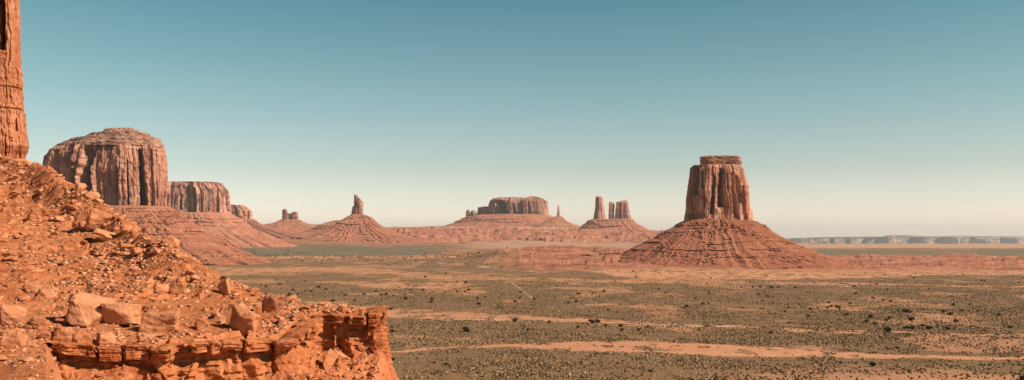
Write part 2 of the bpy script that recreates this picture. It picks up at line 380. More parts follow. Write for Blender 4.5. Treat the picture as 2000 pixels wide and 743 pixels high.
# big butte right of centre
m1, m2, m3 = bmats('near', 2000)
m1 = butte_mat('cliff_rock_bright', (.76, .37, .225), (.34, .13, .08), (.84, .49, .33), 2000/F)  # brighter rock colours for this butte's cliff
b = butte('butte', 'tall flat topped red butte with a small cap on a wide talus cone', 2000, 1405)
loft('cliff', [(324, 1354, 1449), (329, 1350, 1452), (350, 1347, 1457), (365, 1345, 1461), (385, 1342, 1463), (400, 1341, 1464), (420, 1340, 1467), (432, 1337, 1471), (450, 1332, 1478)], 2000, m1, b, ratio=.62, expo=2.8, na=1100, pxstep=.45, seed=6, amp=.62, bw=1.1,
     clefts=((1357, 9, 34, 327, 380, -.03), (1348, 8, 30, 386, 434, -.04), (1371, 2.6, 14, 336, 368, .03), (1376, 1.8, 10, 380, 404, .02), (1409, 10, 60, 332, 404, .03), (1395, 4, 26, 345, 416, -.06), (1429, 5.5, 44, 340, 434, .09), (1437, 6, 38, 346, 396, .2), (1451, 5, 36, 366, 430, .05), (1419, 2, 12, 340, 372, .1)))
loft('caprock', [(306, 1371, 1440), (308, 1367, 1446), (318, 1368, 1448), (327, 1367, 1448)], 2000, m3, b, ratio=.6, expo=3.4, na=700, pxstep=.35, style='cap', seed=5, amp=.8)
loft('talus', [(418, 1366, 1442), (427, 1350, 1458), (433, 1333, 1474), (440, 1320, 1492), (443, 1318, 1497), (451, 1300, 1501), (462, 1284, 1524), (465, 1280, 1530), (475, 1258, 1548), (487, 1235, 1577), (500, 1214, 1610), (512, 1185, 1645), (522, 1150, 1680), (540, 1100, 1740)], 2000, m2, b, ratio=.78, expo=2.1, na=1400, pxstep=.4, style='talus', seed=8, cap=False, amp=.8)

# broad butte at the left, partly behind the slope
m1, m2, m3 = bmats('left', 2300, 1.12)
b = butte('butte', 'broad domed butte with dark streaked cliffs rising behind the boulder slope at left', 2300, 205)
loft('cliff', [(290, 104, 317), (296, 98, 319), (305, 92, 322), (330, 87, 325), (380, 85, 326), (430, 82, 328)], 2300, m1, b, ratio=.85, expo=2.5, na=1300, pxstep=.5, seed=14, amp=1.25, bw=1.5,
     clefts=((275, 9, 40, 300, 412, .06), (171, 15, 46, 292, 404, -.12), (142, 9, 34, 304, 372, -.03), (113, 7, 30, 300, 372, 0), (92, 8, 30, 300, 352, 0), (248, 2.5, 10, 320, 412, .02), (296, 3, 12, 300, 410, .03), (187, 7, 16, 290, 330, -.4), (228, 3, 7, 330, 410, 0)))
loft('caprock', [(252, 208, 258), (254, 203, 264), (261, 196, 276), (262, 176, 291), (272, 160, 296), (273, 138, 312), (283, 118, 316), (284, 113, 319), (292, 103, 320)], 2300, m3, b, ratio=.85, expo=2.3, na=900, pxstep=.35, style='cap', seed=17)
loft('talus', [(405, 75, 334), (415, 60, 345), (430, 30, 366), (438, 20, 380), (445, 6, 390), (447, 4, 396), (455, 2, 398), (457, -16, 408), (470, -40, 430), (473, -42, 440), (478, -44, 442), (485, -65, 458), (500, -85, 492), (512, -100, 525), (530, -130, 570)], 2300, m2, b, ratio=.85, expo=2.1, na=1400, pxstep=.45, style='talus', seed=19, cap=False, amp=.9)

# mesa just behind it
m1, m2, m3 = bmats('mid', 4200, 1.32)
b = butte('mesa', 'flat topped mesa directly behind the domed left butte, with pale streaked cliffs', 4200, 365, 'mesa')
loft('cliff', [(357, 290, 424), (360, 286, 431), (366, 282, 434), (374, 278, 442), (382, 275, 445), (432, 270, 448)], 4200, m1, b, ratio=.6, expo=3.0, na=1000, pxstep=.4, seed=24, amp=.7, clefts=((427, 3, 9, 372, 418), (380, 5, 8, 370, 420), (350, 3, 6, 378, 410)))
loft('talus', [(416, 262, 449), (424, 240, 462), (430, 230, 472), (436, 224, 476), (446, 210, 492), (456, 190, 512), (466, 170, 535), (480, 140, 575)], 4200, m2, b, ratio=.6, expo=2.2, na=900, pxstep=.5, style='talus', seed=26, cap=False, amp=.6)

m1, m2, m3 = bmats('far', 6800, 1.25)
b = butte('mesa', 'small pale mesa peeking out at the right end of the nearer mesa', 5800, 460, 'mesa')
loft('cliff', [(401, 436, 474), (404, 432, 480), (408, 430, 484), (412, 428, 489), (440, 425, 496)], 5800, m1, b, ratio=.7, na=600, pxstep=.35, seed=33, amp=.5, clefts=((486, 2, 6, 404, 434),))
loft('talus', [(428, 420, 497), (434, 410, 503), (440, 400, 515), (446, 390, 538), (452, 380, 570), (464, 360, 620)], 5800, m2, b, ratio=.6, na=700, pxstep=.4, style='talus', seed=35, cap=False, amp=.5)

b = butte('butte', 'small butte with a broken crown of stubby towers on the skyline', 7200, 567)
loft('tower', [(409, 553, 558), (411, 551, 560), (420, 551, 562), (434, 550, 564)], 7200, m1, b, ratio=.9, na=200, pxstep=.3, seed=41, amp=.25)
loft('tower', [(417, 561, 568), (420, 560, 569), (434, 560, 570)], 7200, m1, b, ratio=.9, na=160, pxstep=.3, seed=42, amp=.25)
loft('tower', [(414, 573, 579), (416, 569, 582), (434, 568, 584)], 7200, m1, b, ratio=.8, na=220, pxstep=.3, seed=43, amp=.3)
loft('talus', [(429, 549, 585), (433, 541, 592), (437, 530, 600), (440, 520, 613), (444, 508, 626), (450, 480, 660)], 7200, m2, b, ratio=.8, na=700, pxstep=.25, style='talus', seed=45, cap=False, amp=.35)

b = butte('butte', 'slender split spire standing on a broad red cone, left of centre', 5400, 698)
loft('spire', [(380, 692.5, 694.5), (384, 692, 697), (390, 691.5, 700), (400, 691, 701), (426, 689, 705)], 5400, m1, b, ratio=1.1, na=220, pxstep=.3, seed=51, amp=.3)
loft('spire', [(387, 699, 702), (391, 698, 707), (394, 698, 710), (426, 697, 711)], 5400, m1, b, ratio=1.0, na=220, pxstep=.3, seed=52, amp=.3)
loft('spire', [(403, 689, 693), (406, 687, 696), (426, 685, 698)], 5400, m1, b, ratio=1.0, na=200, pxstep=.3, seed=53, amp=.3)
loft('talus', [(419, 686, 711), (424, 679, 721), (427, 674, 727), (433, 664, 733), (441, 650, 743), (452, 630, 765), (464, 600, 800), (476, 560, 850)], 5400, m2, b, ratio=.8, na=900, pxstep=.3, style='talus', seed=55, cap=False, amp=.5)
loft('shoulder', [(431, 655, 690), (433, 642, 705), (437, 630, 720), (440, 622, 735), (452, 600, 760)], 5400, m2, b, ratio=.5, na=600, pxstep=.3, style='talus', seed=56, cap=True, amp=.35, yoff=60)

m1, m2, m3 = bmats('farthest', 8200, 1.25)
b = butte('mesa', 'long flat topped mesa with a deep shadowed left end, on the skyline at centre', 8000, 1010, 'mesa')
loft('cliff', [(386, 972, 1020), (388, 962, 1030), (392, 956, 1034), (400, 953, 1036), (430, 948, 1038)], 8000, m1, b, ratio=.7, expo=2.6, na=800, pxstep=.3, seed=61, amp=.5, clefts=((976, 17, 55, 393, 424, .1), (1003, 4, 14, 400, 424, .2)))
loft('cliff', [(385, 1033, 1046), (387, 1024, 1052), (390, 1018, 1060), (394, 1012, 1067), (430, 1008, 1070)], 8000, m1, b, ratio=.7, expo=2.8, na=800, pxstep=.3, seed=62, amp=.5, yoff=-60, clefts=((1020, 3, 9, 396, 420), (1033, 3, 8, 396, 420)))
loft('cliff', [(404, 938, 960), (406, 934, 975), (428, 930, 985)], 8000, m1, b, ratio=.7, na=500, pxstep=.3, seed=63, amp=.4, yoff=40)
loft('pinnacle', [(410, 913, 916), (413, 911, 917), (428, 909, 920)], 8000, m1, b, ratio=.9, na=160, pxstep=.3, seed=64, amp=.2)
loft('pinnacle', [(411, 922, 925), (414, 919, 929), (428, 917, 934)], 8000, m1, b, ratio=.9, na=180, pxstep=.3, seed=65, amp=.2)
loft('talus', [(419, 940, 1068), (424, 912, 1082), (430, 896, 1098), (436, 886, 1112), (440, 874, 1122), (448, 850, 1150)], 8000, m2, b, ratio=.6, expo=2.4, na=1000, pxstep=.25, style='talus', seed=66, cap=False, amp=.4)

b = butte('spire', 'thin needle of rock on its own small cone, right of the long mesa', 7600, 1091, 'rock spire')
loft('needle', [(401, 1090.3, 1091.8), (405, 1089.4, 1092.4), (413, 1089, 1094), (416, 1088.4, 1095), (427, 1087, 1096)], 7600, m1, b, ratio=1, na=140, pxstep=.3, seed=71, amp=.12)
loft('talus', [(423, 1084, 1097), (427, 1076, 1101), (432, 1068, 1106), (440, 1052, 1118), (450, 1030, 1140)], 7600, m2, b, ratio=.8, na=500, pxstep=.25, style='talus', seed=73, cap=False, amp=.3)

b = butte('butte', 'pale blocky towers and one tall column sharing a low talus on the skyline', 7000, 1195)
loft('column', [(384, 1165, 1175), (386, 1162.5, 1178), (400, 1162, 1179), (418, 1160, 1181), (436, 1157, 1186)], 7000, m1, b, ratio=.9, na=260, pxstep=.3, seed=81, amp=.28, top_jit=-1)
loft('tower', [(394, 1192, 1193.5), (397, 1191, 1200), (420, 1190, 1201), (436, 1188, 1203)], 7000, m1, b, ratio=.9, na=200, pxstep=.3, seed=82, amp=.28)
loft('tower', [(392, 1218, 1226), (395, 1204, 1228), (415, 1203, 1230), (425, 1202, 1233), (436, 1200, 1237)], 7000, m1, b, ratio=.7, expo=3, na=360, pxstep=.3, seed=83, amp=.35, clefts=((1210, 1.5, 5, 396, 428), (1219, 1.5, 5, 396, 428)))
loft('talus', [(428, 1157, 1235), (432, 1149, 1238), (437, 1145, 1243), (441, 1139, 1250), (449, 1130, 1265), (456, 1120, 1284), (466, 1100, 1320)], 7000, m2, b, ratio=.6, expo=2.3, na=900, pxstep=.25, style='talus', seed=85, cap=False, amp=.45)

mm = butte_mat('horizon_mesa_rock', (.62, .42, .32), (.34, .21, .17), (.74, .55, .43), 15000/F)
b = butte('mesa', 'long low mesa lost in blue haze along the right horizon', 27000, 1900, 'mesa')
loft('cliff', [(462.5, 1700, 2360), (463.5, 1610, 2420), (465.5, 1550, 2500), (476, 1530, 2520), (484, 1500, 2560)], 27000, mm, b, ratio=.3, expo=3.5, na=2400, pxstep=.5, seed=91, amp=1.6, notch=.4,
     clefts=tuple((c, w_, 60, 463, 483) for c, w_ in ((1625, 6), (1655, 7), (1690, 8), (1722, 16), (1790, 22), (1850, 24), (1908, 12), (1965, 26), (2060, 20))))

loft('cliff', [(459.8, 1738, 1786), (461, 1730, 1796), (480, 1722, 1804)], 27000, mm, b, ratio=1.2, expo=3, na=500, pxstep=.4, seed=95, amp=.8, notch=.4, yoff=-400, clefts=((1760, 5, 30, 461, 480),))
loft('cliff', [(461.2, 1850, 1905), (462.2, 1836, 1925), (480, 1828, 1935)], 27000, mm, b, ratio=1.0, expo=3, na=500, pxstep=.4, seed=96, amp=.8, notch=.4, yoff=-300, clefts=((1880, 9, 40, 462, 480),))

# ---------------------------------------------------------------- near hillside
FGC = {  # column: matched control points (distance, row); the crest is entry 7
    -700: [(15, 980), (45, 660), (65, 560), (85, 480), (105, 410), (130, 330), (170, 230), (205, 170), (245, 160), (420, 500)],
    -200: [(20, 950), (50, 708), (66, 620), (82, 560), (103, 490), (133, 405), (168, 322), (205, 250), (245, 245), (420, 560)],
    0:    [(20, 950), (50, 716), (66, 640), (82, 583), (103, 523), (133, 450), (168, 378), (203, 313), (240, 306), (420, 640)],
    50:   [(20, 950), (50, 718), (66, 642), (82, 586), (102, 529), (130, 462), (160, 395), (192, 316), (225, 330), (400, 660)],
    100:  [(20, 960), (50, 722), (66, 645), (80, 596), (98, 546), (122, 488), (148, 420), (174, 336), (205, 372), (370, 700)],
    200:  [(22, 960), (54, 724), (66, 655), (78, 604), (94, 555), (112, 510), (130, 455), (148, 402), (172, 440), (330, 760)],
    300:  [(24, 960), (58, 715), (65, 665), (75, 618), (86, 577), (98, 536), (108, 498), (116, 467), (138, 520), (300, 860)],
    400:  [(24, 960), (58, 712), (65, 668), (72, 635), (79, 605), (86, 575), (93, 548), (99, 530), (118, 590), (280, 920)],
    450:  [(24, 960), (60, 705), (66, 666), (71, 640), (77, 613), (82, 593), (88, 572), (93, 560), (110, 620), (270, 940)],
    520:  [(24, 960), (63, 694), (68, 664), (72, 643), (76, 624), (80, 608), (84, 594), (88, 587), (104, 640), (260, 950)],
    600:  [(24, 960), (66, 682), (70, 656), (73, 638), (76, 622), (79, 610), (82, 603), (85, 599), (98, 660), (250, 960)],
    700:  [(24, 960), (70, 650), (73, 636), (75, 626), (77, 618), (79, 611), (82, 605), (85, 601), (96, 660), (250, 960)],
    900:  [(24, 960), (70, 650), (73, 636), (75, 626), (77, 618), (79, 612), (82, 607), (85, 604), (96, 670), (250, 960)]}
fcx = np.array(list(FGC), float); fcd = np.array([[p[0] for p in FGC[k]] for k in FGC], float); fcy = np.array([[p[1] for p in FGC[k]] for k in FGC], float)
fcz = H-(fcy-HOR)*fcd/F
def cmr(tab, t):
    """catmull-rom along the last axis of tab; returns (..., len(t))"""
    n = tab.shape[-1]; k = np.clip(np.floor(t).astype(int), 0, n-2); f = t-k
    g = lambda i: tab[..., np.clip(i, 0, n-1)]
    p0, p1, p2, p3 = g(k-1), g(k), g(k+1), g(k+2)
    return .5*((2*p1)+(-p0+p2)*f+(2*p0-5*p1+4*p2-p3)*f*f+(-p0+3*p1-3*p2+p3)*f**3)
TT = np.linspace(0, 9, 400); PXT = np.linspace(-700, 900, 801)
_d = np.array([np.interp(PXT, fcx, fcd[:, k]) for k in range(10)]).T; _z = np.array([np.interp(PXT, fcx, fcz[:, k]) for k in range(10)]).T
def smooth_px(a, n=9):
    pad = np.pad(a, ((n, n), (0, 0)), 'edge'); ker = np.hanning(2*n+3)[1:-1]; ker /= ker.sum()
    return np.array([np.convolve(pad[:, j], ker, 'valid') for j in range(a.shape[1])]).T
_d, _z = smooth_px(_d), smooth_px(_z)
def pchip(xk, yk, x):
    h = np.diff(xk); dl = np.diff(yk)/h; m = np.zeros(len(xk)); s_ = dl[1:]*dl[:-1] > 0
    m[1:-1] = np.where(s_, 2*dl[1:]*dl[:-1]/np.where(s_, dl[1:]+dl[:-1], 1), 0); m[0], m[-1] = dl[0], dl[-1]
    k = np.clip(np.searchsorted(xk, x, 'right')-1, 0, len(xk)-2); t = (x-xk[k])/h[k]
    return (2*t**3-3*t*t+1)*yk[k]+(t**3-2*t*t+t)*h[k]*m[k]+(3*t*t-2*t**3)*yk[k+1]+(t**3-t*t)*h[k]*m[k+1]
DT = np.array([np.interp(TT, np.arange(10), r) for r in _d]); ZT = np.array([pchip(a_, b_, c_) for a_, b_, c_ in zip(_d, _z, DT)])
ZG_D = np.geomspace(15, 420, 500)
ZG = np.array([np.interp(ZG_D, DT[i], ZT[i]) for i in range(len(PXT))])
def upper_z(x, y):
    px = np.clip(1000+F*x/np.maximum(y, .1), -700, 899.9); a = (px+700)/2.0; i = np.clip(a.astype(int), 0, 799); fa = a-i
    b_ = np.clip(np.log(np.clip(y, 15, 420)/15)/np.log(420/15)*499, 0, 498.99); j = b_.astype(int); fb = b_-j
    return (ZG[i, j]*(1-fa)+ZG[i+1, j]*fa)*(1-fb)+(ZG[i, j+1]*(1-fa)+ZG[i+1, j+1]*fa)*fb
# ledge line in plan
LP = [(-40, 52), (60, 57.0), (110, 59.5), (160, 60.8), (230, 61.6), (285, 62.6), (330, 62.2), (345, 63.6), (385, 63.4), (430, 65), (480, 65.6), (520, 67), (560, 67.6), (588, 69.2), (600, 71.6), (616, 74.6), (634, 76.6), (655, 76.4), (690, 77.0), (715, 76.6), (742, 76.8), (751, 78.2), (752, 82), (744, 87), (728, 95), (690, 110)]
lp = np.array([((a-1000)/F*d_, d_) for a, d_ in LP])
def resample(p, step):
    s = np.concatenate([[0], np.cumsum(np.hypot(*np.diff(p, axis=0).T))]); n = int(s[-1]/step)
    t = np.linspace(0, s[-1], n); return np.stack([np.interp(t, s, p[:, 0]), np.interp(t, s, p[:, 1])], 1), t
lc, ls_ = resample(lp, .25)
def sdist(x, y):
    """signed distance to the ledge line: positive on the hill side"""
    sh = x.shape; x, y = x.ravel(), y.ravel(); out = np.empty(len(x))
    near = (np.hypot(x+25, y-75) < 90) & (y < 104)
    tg = np.gradient(lc, axis=0); out[:] = np.where(y > 100, np.clip((700-(1000+F*x/np.maximum(y, 1)))/F*y, -50, 50), 50.)
    idx = np.nonzero(near)[0]
    for s0 in range(0, len(idx), 20000):
        q = idx[s0:s0+20000]
        dx = x[q, None]-lc[None, :, 0]; dy = y[q, None]-lc[None, :, 1]
        k = np.argmin(dx*dx+dy*dy, 1); r = np.arange(len(q))
        cr_ = tg[k, 0]*dy[r, k]-tg[k, 1]*dx[r, k]
        out[q] = np.hypot(dx[r, k], dy[r, k])*np.sign(cr_)
    return out.reshape(sh)
def lower_z(x, y, sd):
    o = np.maximum(-sd, 0)
    z = H-11.0 - .30*o - .012*o*o
    px = 1000+F*x/np.maximum(y, 1)
    z += sst(330, 150, px)*1.5 + sst(520, 600, px)*.35
    xt = -11.3 + (y-76)*.03
    z -= 1.9*np.maximum(0, x-xt)+.7*np.maximum(0, y-79.5)*sst(640, 740, px) 
    return z
def fg_z(x, y, rough=True):
    sd = sdist(x, y); up = upper_z(x, y); lo = np.minimum(lower_z(x, y, sd), up-.2)
    pxx = 1000+F*x/np.maximum(y, 1)
    k = sst(1.5, 1.9, sd)
    k = np.maximum(k, sst(125, 90, pxx)*(y < 120))
    z = lo*(1-k)+up*k
    if rough:
        dz = fbm(x/7, y/7, octs=6, seed=101)*1.7 + fbm(x/26, y/26, octs=3, seed=104)*1.5*sst(75, 100, y)
        fl = sst(72, 90, y)*.75+.25
        st_ = ridged(x/6+y/14, y/5, octs=3, seed=121); z = z + dz*.55*fl + .35*fl*sst(.25, .45, st_)
        z = z - .4*sst(.30, .42, fbm(x/1.5, y/2.6, octs=3, seed=131))*sst(.8, 2.0, sd) - 1.5*np.exp(-((x+33.6)/.8)**2-((y-68.4)/1.0)**2) + ridged(x/2.2, y/2.2, octs=5, seed=108)*.17*(.4+.6*fl)
        z = z + (1-k)*(ridged(x/1.7, y/1.7, octs=4, seed=111)*.55+fbm(x/.5, y/.5, octs=3, seed=112)*.2)
        tz = z/1.15 + .6*fbm(x/12, y/12, octs=3, seed=113); fr = tz-np.floor(tz)       # faint bedding steps
        z = z + sst(.0, .3, fbm(x/15, y/15, octs=2, seed=115))*(.2*sst(.4, .8, fr)-.2*fr)*fl
        z = z + fbm(x/.6, y/.6, octs=3, seed=118)*.05
    return z, sd
def rock_mat(name, base=(.60, .215, .092), pale=(.74, .35, .19), red=(.38, .105, .038), sc=1., rnd=True):
    t = NT(name); p = t.pos()
    n1 = t.noise(p, .16*sc, 5, .6); n2 = t.noise(p, 1.3*sc, 6, .7); n3 = t.noise(p, 6*sc, 5, .7)
    c = t.mix(t.ramp(n1, [(.38, 0), (.66, 1)]), base, red)
    c = t.mix(t.ramp(n2, [(.46, 0), (.70, .85)]), c, pale)
    c = t.mix(t.ramp(n3, [(.3, .5), (.5, 0)]), c, red)
    if rnd:
        oi = t.n.new('ShaderNodeObjectInfo'); c = t.mix(t.ramp(oi.outputs['Random'], [(0, 0), (.6, .1), (1, .35)]), c, pale)
    t.bump(t.math('ADD', n2, t.math('MULTIPLY', n3, .35)), .22/sc, .9)
    return t.out(c)
M_SOIL = rock_mat('orange_talus_soil', rnd=False, base=(.55, .180, .070), pale=(.70, .29, .14), red=(.38, .095, .031))
M_ROCK = rock_mat('orange_sandstone')
M_LEDGE = rock_mat('ledge_sandstone', base=(.52, .16, .055), pale=(.66, .27, .125), red=(.34, .082, .026), rnd=False)
def build_slope():
    px = np.concatenate([np.arange(-700, -60, 16), np.arange(-60, 800, 1.25), np.arange(800, 901, 10)])
    yy = np.concatenate([np.geomspace(14, 50, 30)[:-1], np.arange(50, 90, .11), np.geomspace(90, 215, 330), np.geomspace(216, 420, 40)])
    Y, PX = np.meshgrid(yy, px, indexing='ij'); X = (PX-1000)/F*Y
    Z, sd = fg_z(X, Y)
    # past the hillside's flanks everything falls to the plain
    Z = Z - sst(785, 900, PX)*40
    Z = np.maximum(Z, -3)
    o = grid_mesh('hillside', np.stack([X, Y, Z], -1), len(px), len(yy), M_SOIL)
    tag(o, kind='structure')
build_slope()

# ledges: wall ribbons with jointed cap blocks and thin beds under them
def build_ledge(name, label, s0, s1, seed, hgt, rec=1., clf=.75):
    tot = ls_[-1]; step = .055
    p, s = resample(lp, step); sel = (s >= s0) & (s <= s1); 
    ker = np.hanning(25); ker /= ker.sum()
    ps = np.stack([np.convolve(np.pad(p[:, k], 12, 'edge'), ker, 'valid') for k in (0, 1)], 1)
    tg = np.gradient(ps, axis=0); tg /= np.hypot(tg[:, 0], tg[:, 1])[:, None]
    nrm = np.stack([tg[:, 1], -tg[:, 0]], 1)          # outward (towards viewer)
    ps, nrm, s = ps[sel], nrm[sel], s[sel]
    n = len(s)
    root = empty(name, (ps[n//2, 0], ps[n//2, 1], float(upper_z(ps[n//2:n//2+1, 0], ps[n//2:n//2+1, 1])[0])-hgt), label, 'rock ledge')
    end = sst(0, 1.2, s-s0+.6)*sst(0, 1.2, s1-s+.6)
    # --- cap
    ed, r = cellwalk(0, .7, 2.6, s1-s0+.1, seed); nb = len(ed)-1
    off, hgtj, th_ = r.uniform(-.4, .4, nb), r.uniform(-.1, .2, nb), r.uniform(.5, 1.15, nb)
    rot = r.uniform(-.35, .35, nb)
    sr = s-s0; k = np.clip(np.searchsorted(ed, sr, 'right')-1, 0, nb-1)
    tt = (sr-ed[k])/(ed[k+1]-ed[k]); e_d = np.minimum(sr-ed[k], ed[k+1]-sr)
    crack = np.clip(1-e_d/.15, 0, 1)
    base = .22+off[k]+rot[k]*(tt-.5)
    inn = np.linspace(2.4, 0, 30)                      # top surface from inside to lip
    rows = []
    ztop = upper_z(ps[:, 0]-nrm[:, 0]*.3, ps[:, 1]-nrm[:, 1]*.3)+.10+hgtj[k]
    for a in inn:
        q = ps+nrm*(base-a*1.0)[:, None]
        zu = upper_z(q[:, 0], q[:, 1])
        w = sst(2.3, .8, np.array(a))
        z = (zu-.25)*(1-w)+w*ztop - crack*.35*sst(1.4, .4, np.array(a)) + fbm(q[:, 0]/.5, q[:, 1]/.5, 0, 4, seed)*.13
        z -= .07*np.clip(1-a/.12, 0, 1)
        rows.append(np.column_stack([q, z]))
    for v in np.linspace(0.03, 1, 22):
        bd = np.floor(v*3+.25*vn(s/1.5, 0*s, 0, seed)); jo = np.floor(s/(.9+.25*bd)+bd*.43+.3*vn(s/.8, bd, 0, seed+1))
        rough = fbm(s/.45, np.full(n, v*2.), 0, 4, seed+2)*.16+(_hash(jo, bd, np.zeros(n), seed)-.5)*.34-.14*(np.abs((v*3)%1-.5) > .42)
        q = ps+nrm*(base+rough-crack*1.05-.16*v)[:, None]
        rows.append(np.column_stack([q, ztop-.05-v*th_[k]*end]))
    for v in (.3, .8, 1.3):                            # underside runs back in
        q = ps+nrm*(base-v-.16)[:, None]; rows.append(np.column_stack([q, ztop-.05-th_[k]*end-.02*v+.03]))
    co = np.array(rows)
    o = grid_mesh('cap_beds', co, n, len(rows), M_LEDGE, smooth=False); o.parent = root; o.matrix_parent_inverse = Matrix.Translation(-root.location)
    # --- face under the cap
    nv = 100; v = np.linspace(0, 1, nv)**1.0; Hh = hgt
    V, Sg = np.meshgrid(v, s, indexing='ij')
    dep = V*Hh
    prof = np.interp(dep, [0, .5, .75, 1.1, 1.5, 2.1, 2.6, 3.2, 4.2, 6], [-1.0*rec, -1.2*rec, -1.2*rec, -1.05*rec, -.6*rec, -.3*rec, -.15, .0, .25, .6])
    pil = ridged(Sg/1.15+.12*fbm(Sg/3, dep/1.2, 0, 2, seed), dep/6, 0, 2, seed+4)
    beds = dep/.21+.5*fbm(Sg/2.5, dep/2, 0, 2, seed+5); bi = np.floor(beds)
    bj = _hash(bi, np.floor(Sg/.7+bi*.37), bi*0, seed+6)
    cl = sst(.15, .7, ridged(Sg/2.3, dep/9+4, 0, 1, seed+9))
    dsp = prof + pil*.42*sst(6, 3.2, dep) + (bj-.5)*.34 + fbm(Sg/.5, dep/.4, 0, 4, seed+7)*.26 - cl*clf*sst(5, 3.5, dep)
    q = ps[None]+nrm[None]*dsp[..., None]
    zt = (ztop-.75)[None]+.45
    co = np.stack([q[..., 0], q[..., 1], zt-dep*1.0], -1)
    o = grid_mesh('cliff_face', co, n, nv, M_LEDGE, smooth=False); o.parent = root; o.matrix_parent_inverse = Matrix.Translation(-root.location)
def s_at(px, d_):
    x, y = (px-1000)/F*d_, d_; k = np.argmin(np.hypot(lc[:, 0]-x, lc[:, 1]-y)); return ls_[k]
sA, sB, sC = s_at(112, 59.5), s_at(597, 73.3), s_at(740, 93)
build_ledge('rock_ledge', 'long low sandstone ledge with a blocky overhanging cap along the bottom left edge', sA, sB, 201, 4.2)
build_ledge('rock_ledge', 'layered cliff end of the ledge jutting out over the plain, split by dark vertical clefts', sB, sC, 207, 5.6, .25, .8)

# ---------------------------------------------------------------- boulders
def boulder_mesh(name, seed, sub=2, flat=.7, n=13, sharp=True, mat=None):
    r = random.Random(seed); bm = bmesh.new()
    for i in range(n):
        v = Vector((r.uniform(-1, 1), r.uniform(-1, 1), r.uniform(-1, 1)))
        mx = max(abs(v.x), abs(v.y), abs(v.z)); v = v/mx*r.uniform(.8, 1)
        bm.verts.new((v.x*.5, v.y*.5, v.z*.5*flat))
    res = bmesh.ops.convex_hull(bm, input=bm.verts)
    for g in res['geom_interior']: 
        if isinstance(g, bmesh.types.BMVert): bm.verts.remove(g)
    bmesh.ops.dissolve_limit(bm, angle_limit=math.radians(16), verts=bm.verts, edges=bm.edges)
    if sub:
        bmesh.ops.bevel(bm, geom=list(bm.edges), offset=.03, segments=1, affect='EDGES', profile=.6)
        bmesh.ops.triangulate(bm, faces=bm.faces)
        for _ in range(sub):
            es = [e for e in bm.edges if e.calc_length() > .12]
            bmesh.ops.subdivide_edges(bm, edges=es, cuts=1); bmesh.ops.triangulate(bm, faces=bm.faces)
        co = np.array([v.co[:] for v in bm.verts])
        dd = fbm(co[:, 0]*4, co[:, 1]*4, co[:, 2]*4, 4, seed)*.07
        dd2 = (_hash(np.floor(co[:, 2]*9+.5*vn(co[:, 0]*2, co[:, 1]*2, 0, seed)), co[:, 0]*0, co[:, 0]*0, seed)-.5)*.03
        bm.normal_update()
        for v, a in zip(bm.verts, dd+dd2): v.co += v.normal*a
    else: bmesh.ops.triangulate(bm, faces=bm.faces)
    me = bpy.data.meshes.new(name); bm.to_mesh(me); bm.free(); me.materials.append(mat or M_ROCK)
    return me
def ray_hit(px, py):
    """ground point on the hillside seen at a photo pixel"""
    ys = np.geomspace(48, 230, 3000); x = (px-1000)/F*ys; zr = H-(py-HOR)/F*ys
    z, _ = fg_z(x, ys); hit = np.nonzero(z > zr)[0]
    if len(hit) == 0: return None
    k = hit[0]; return float(x[k]), float(ys[k]), float(z[k])
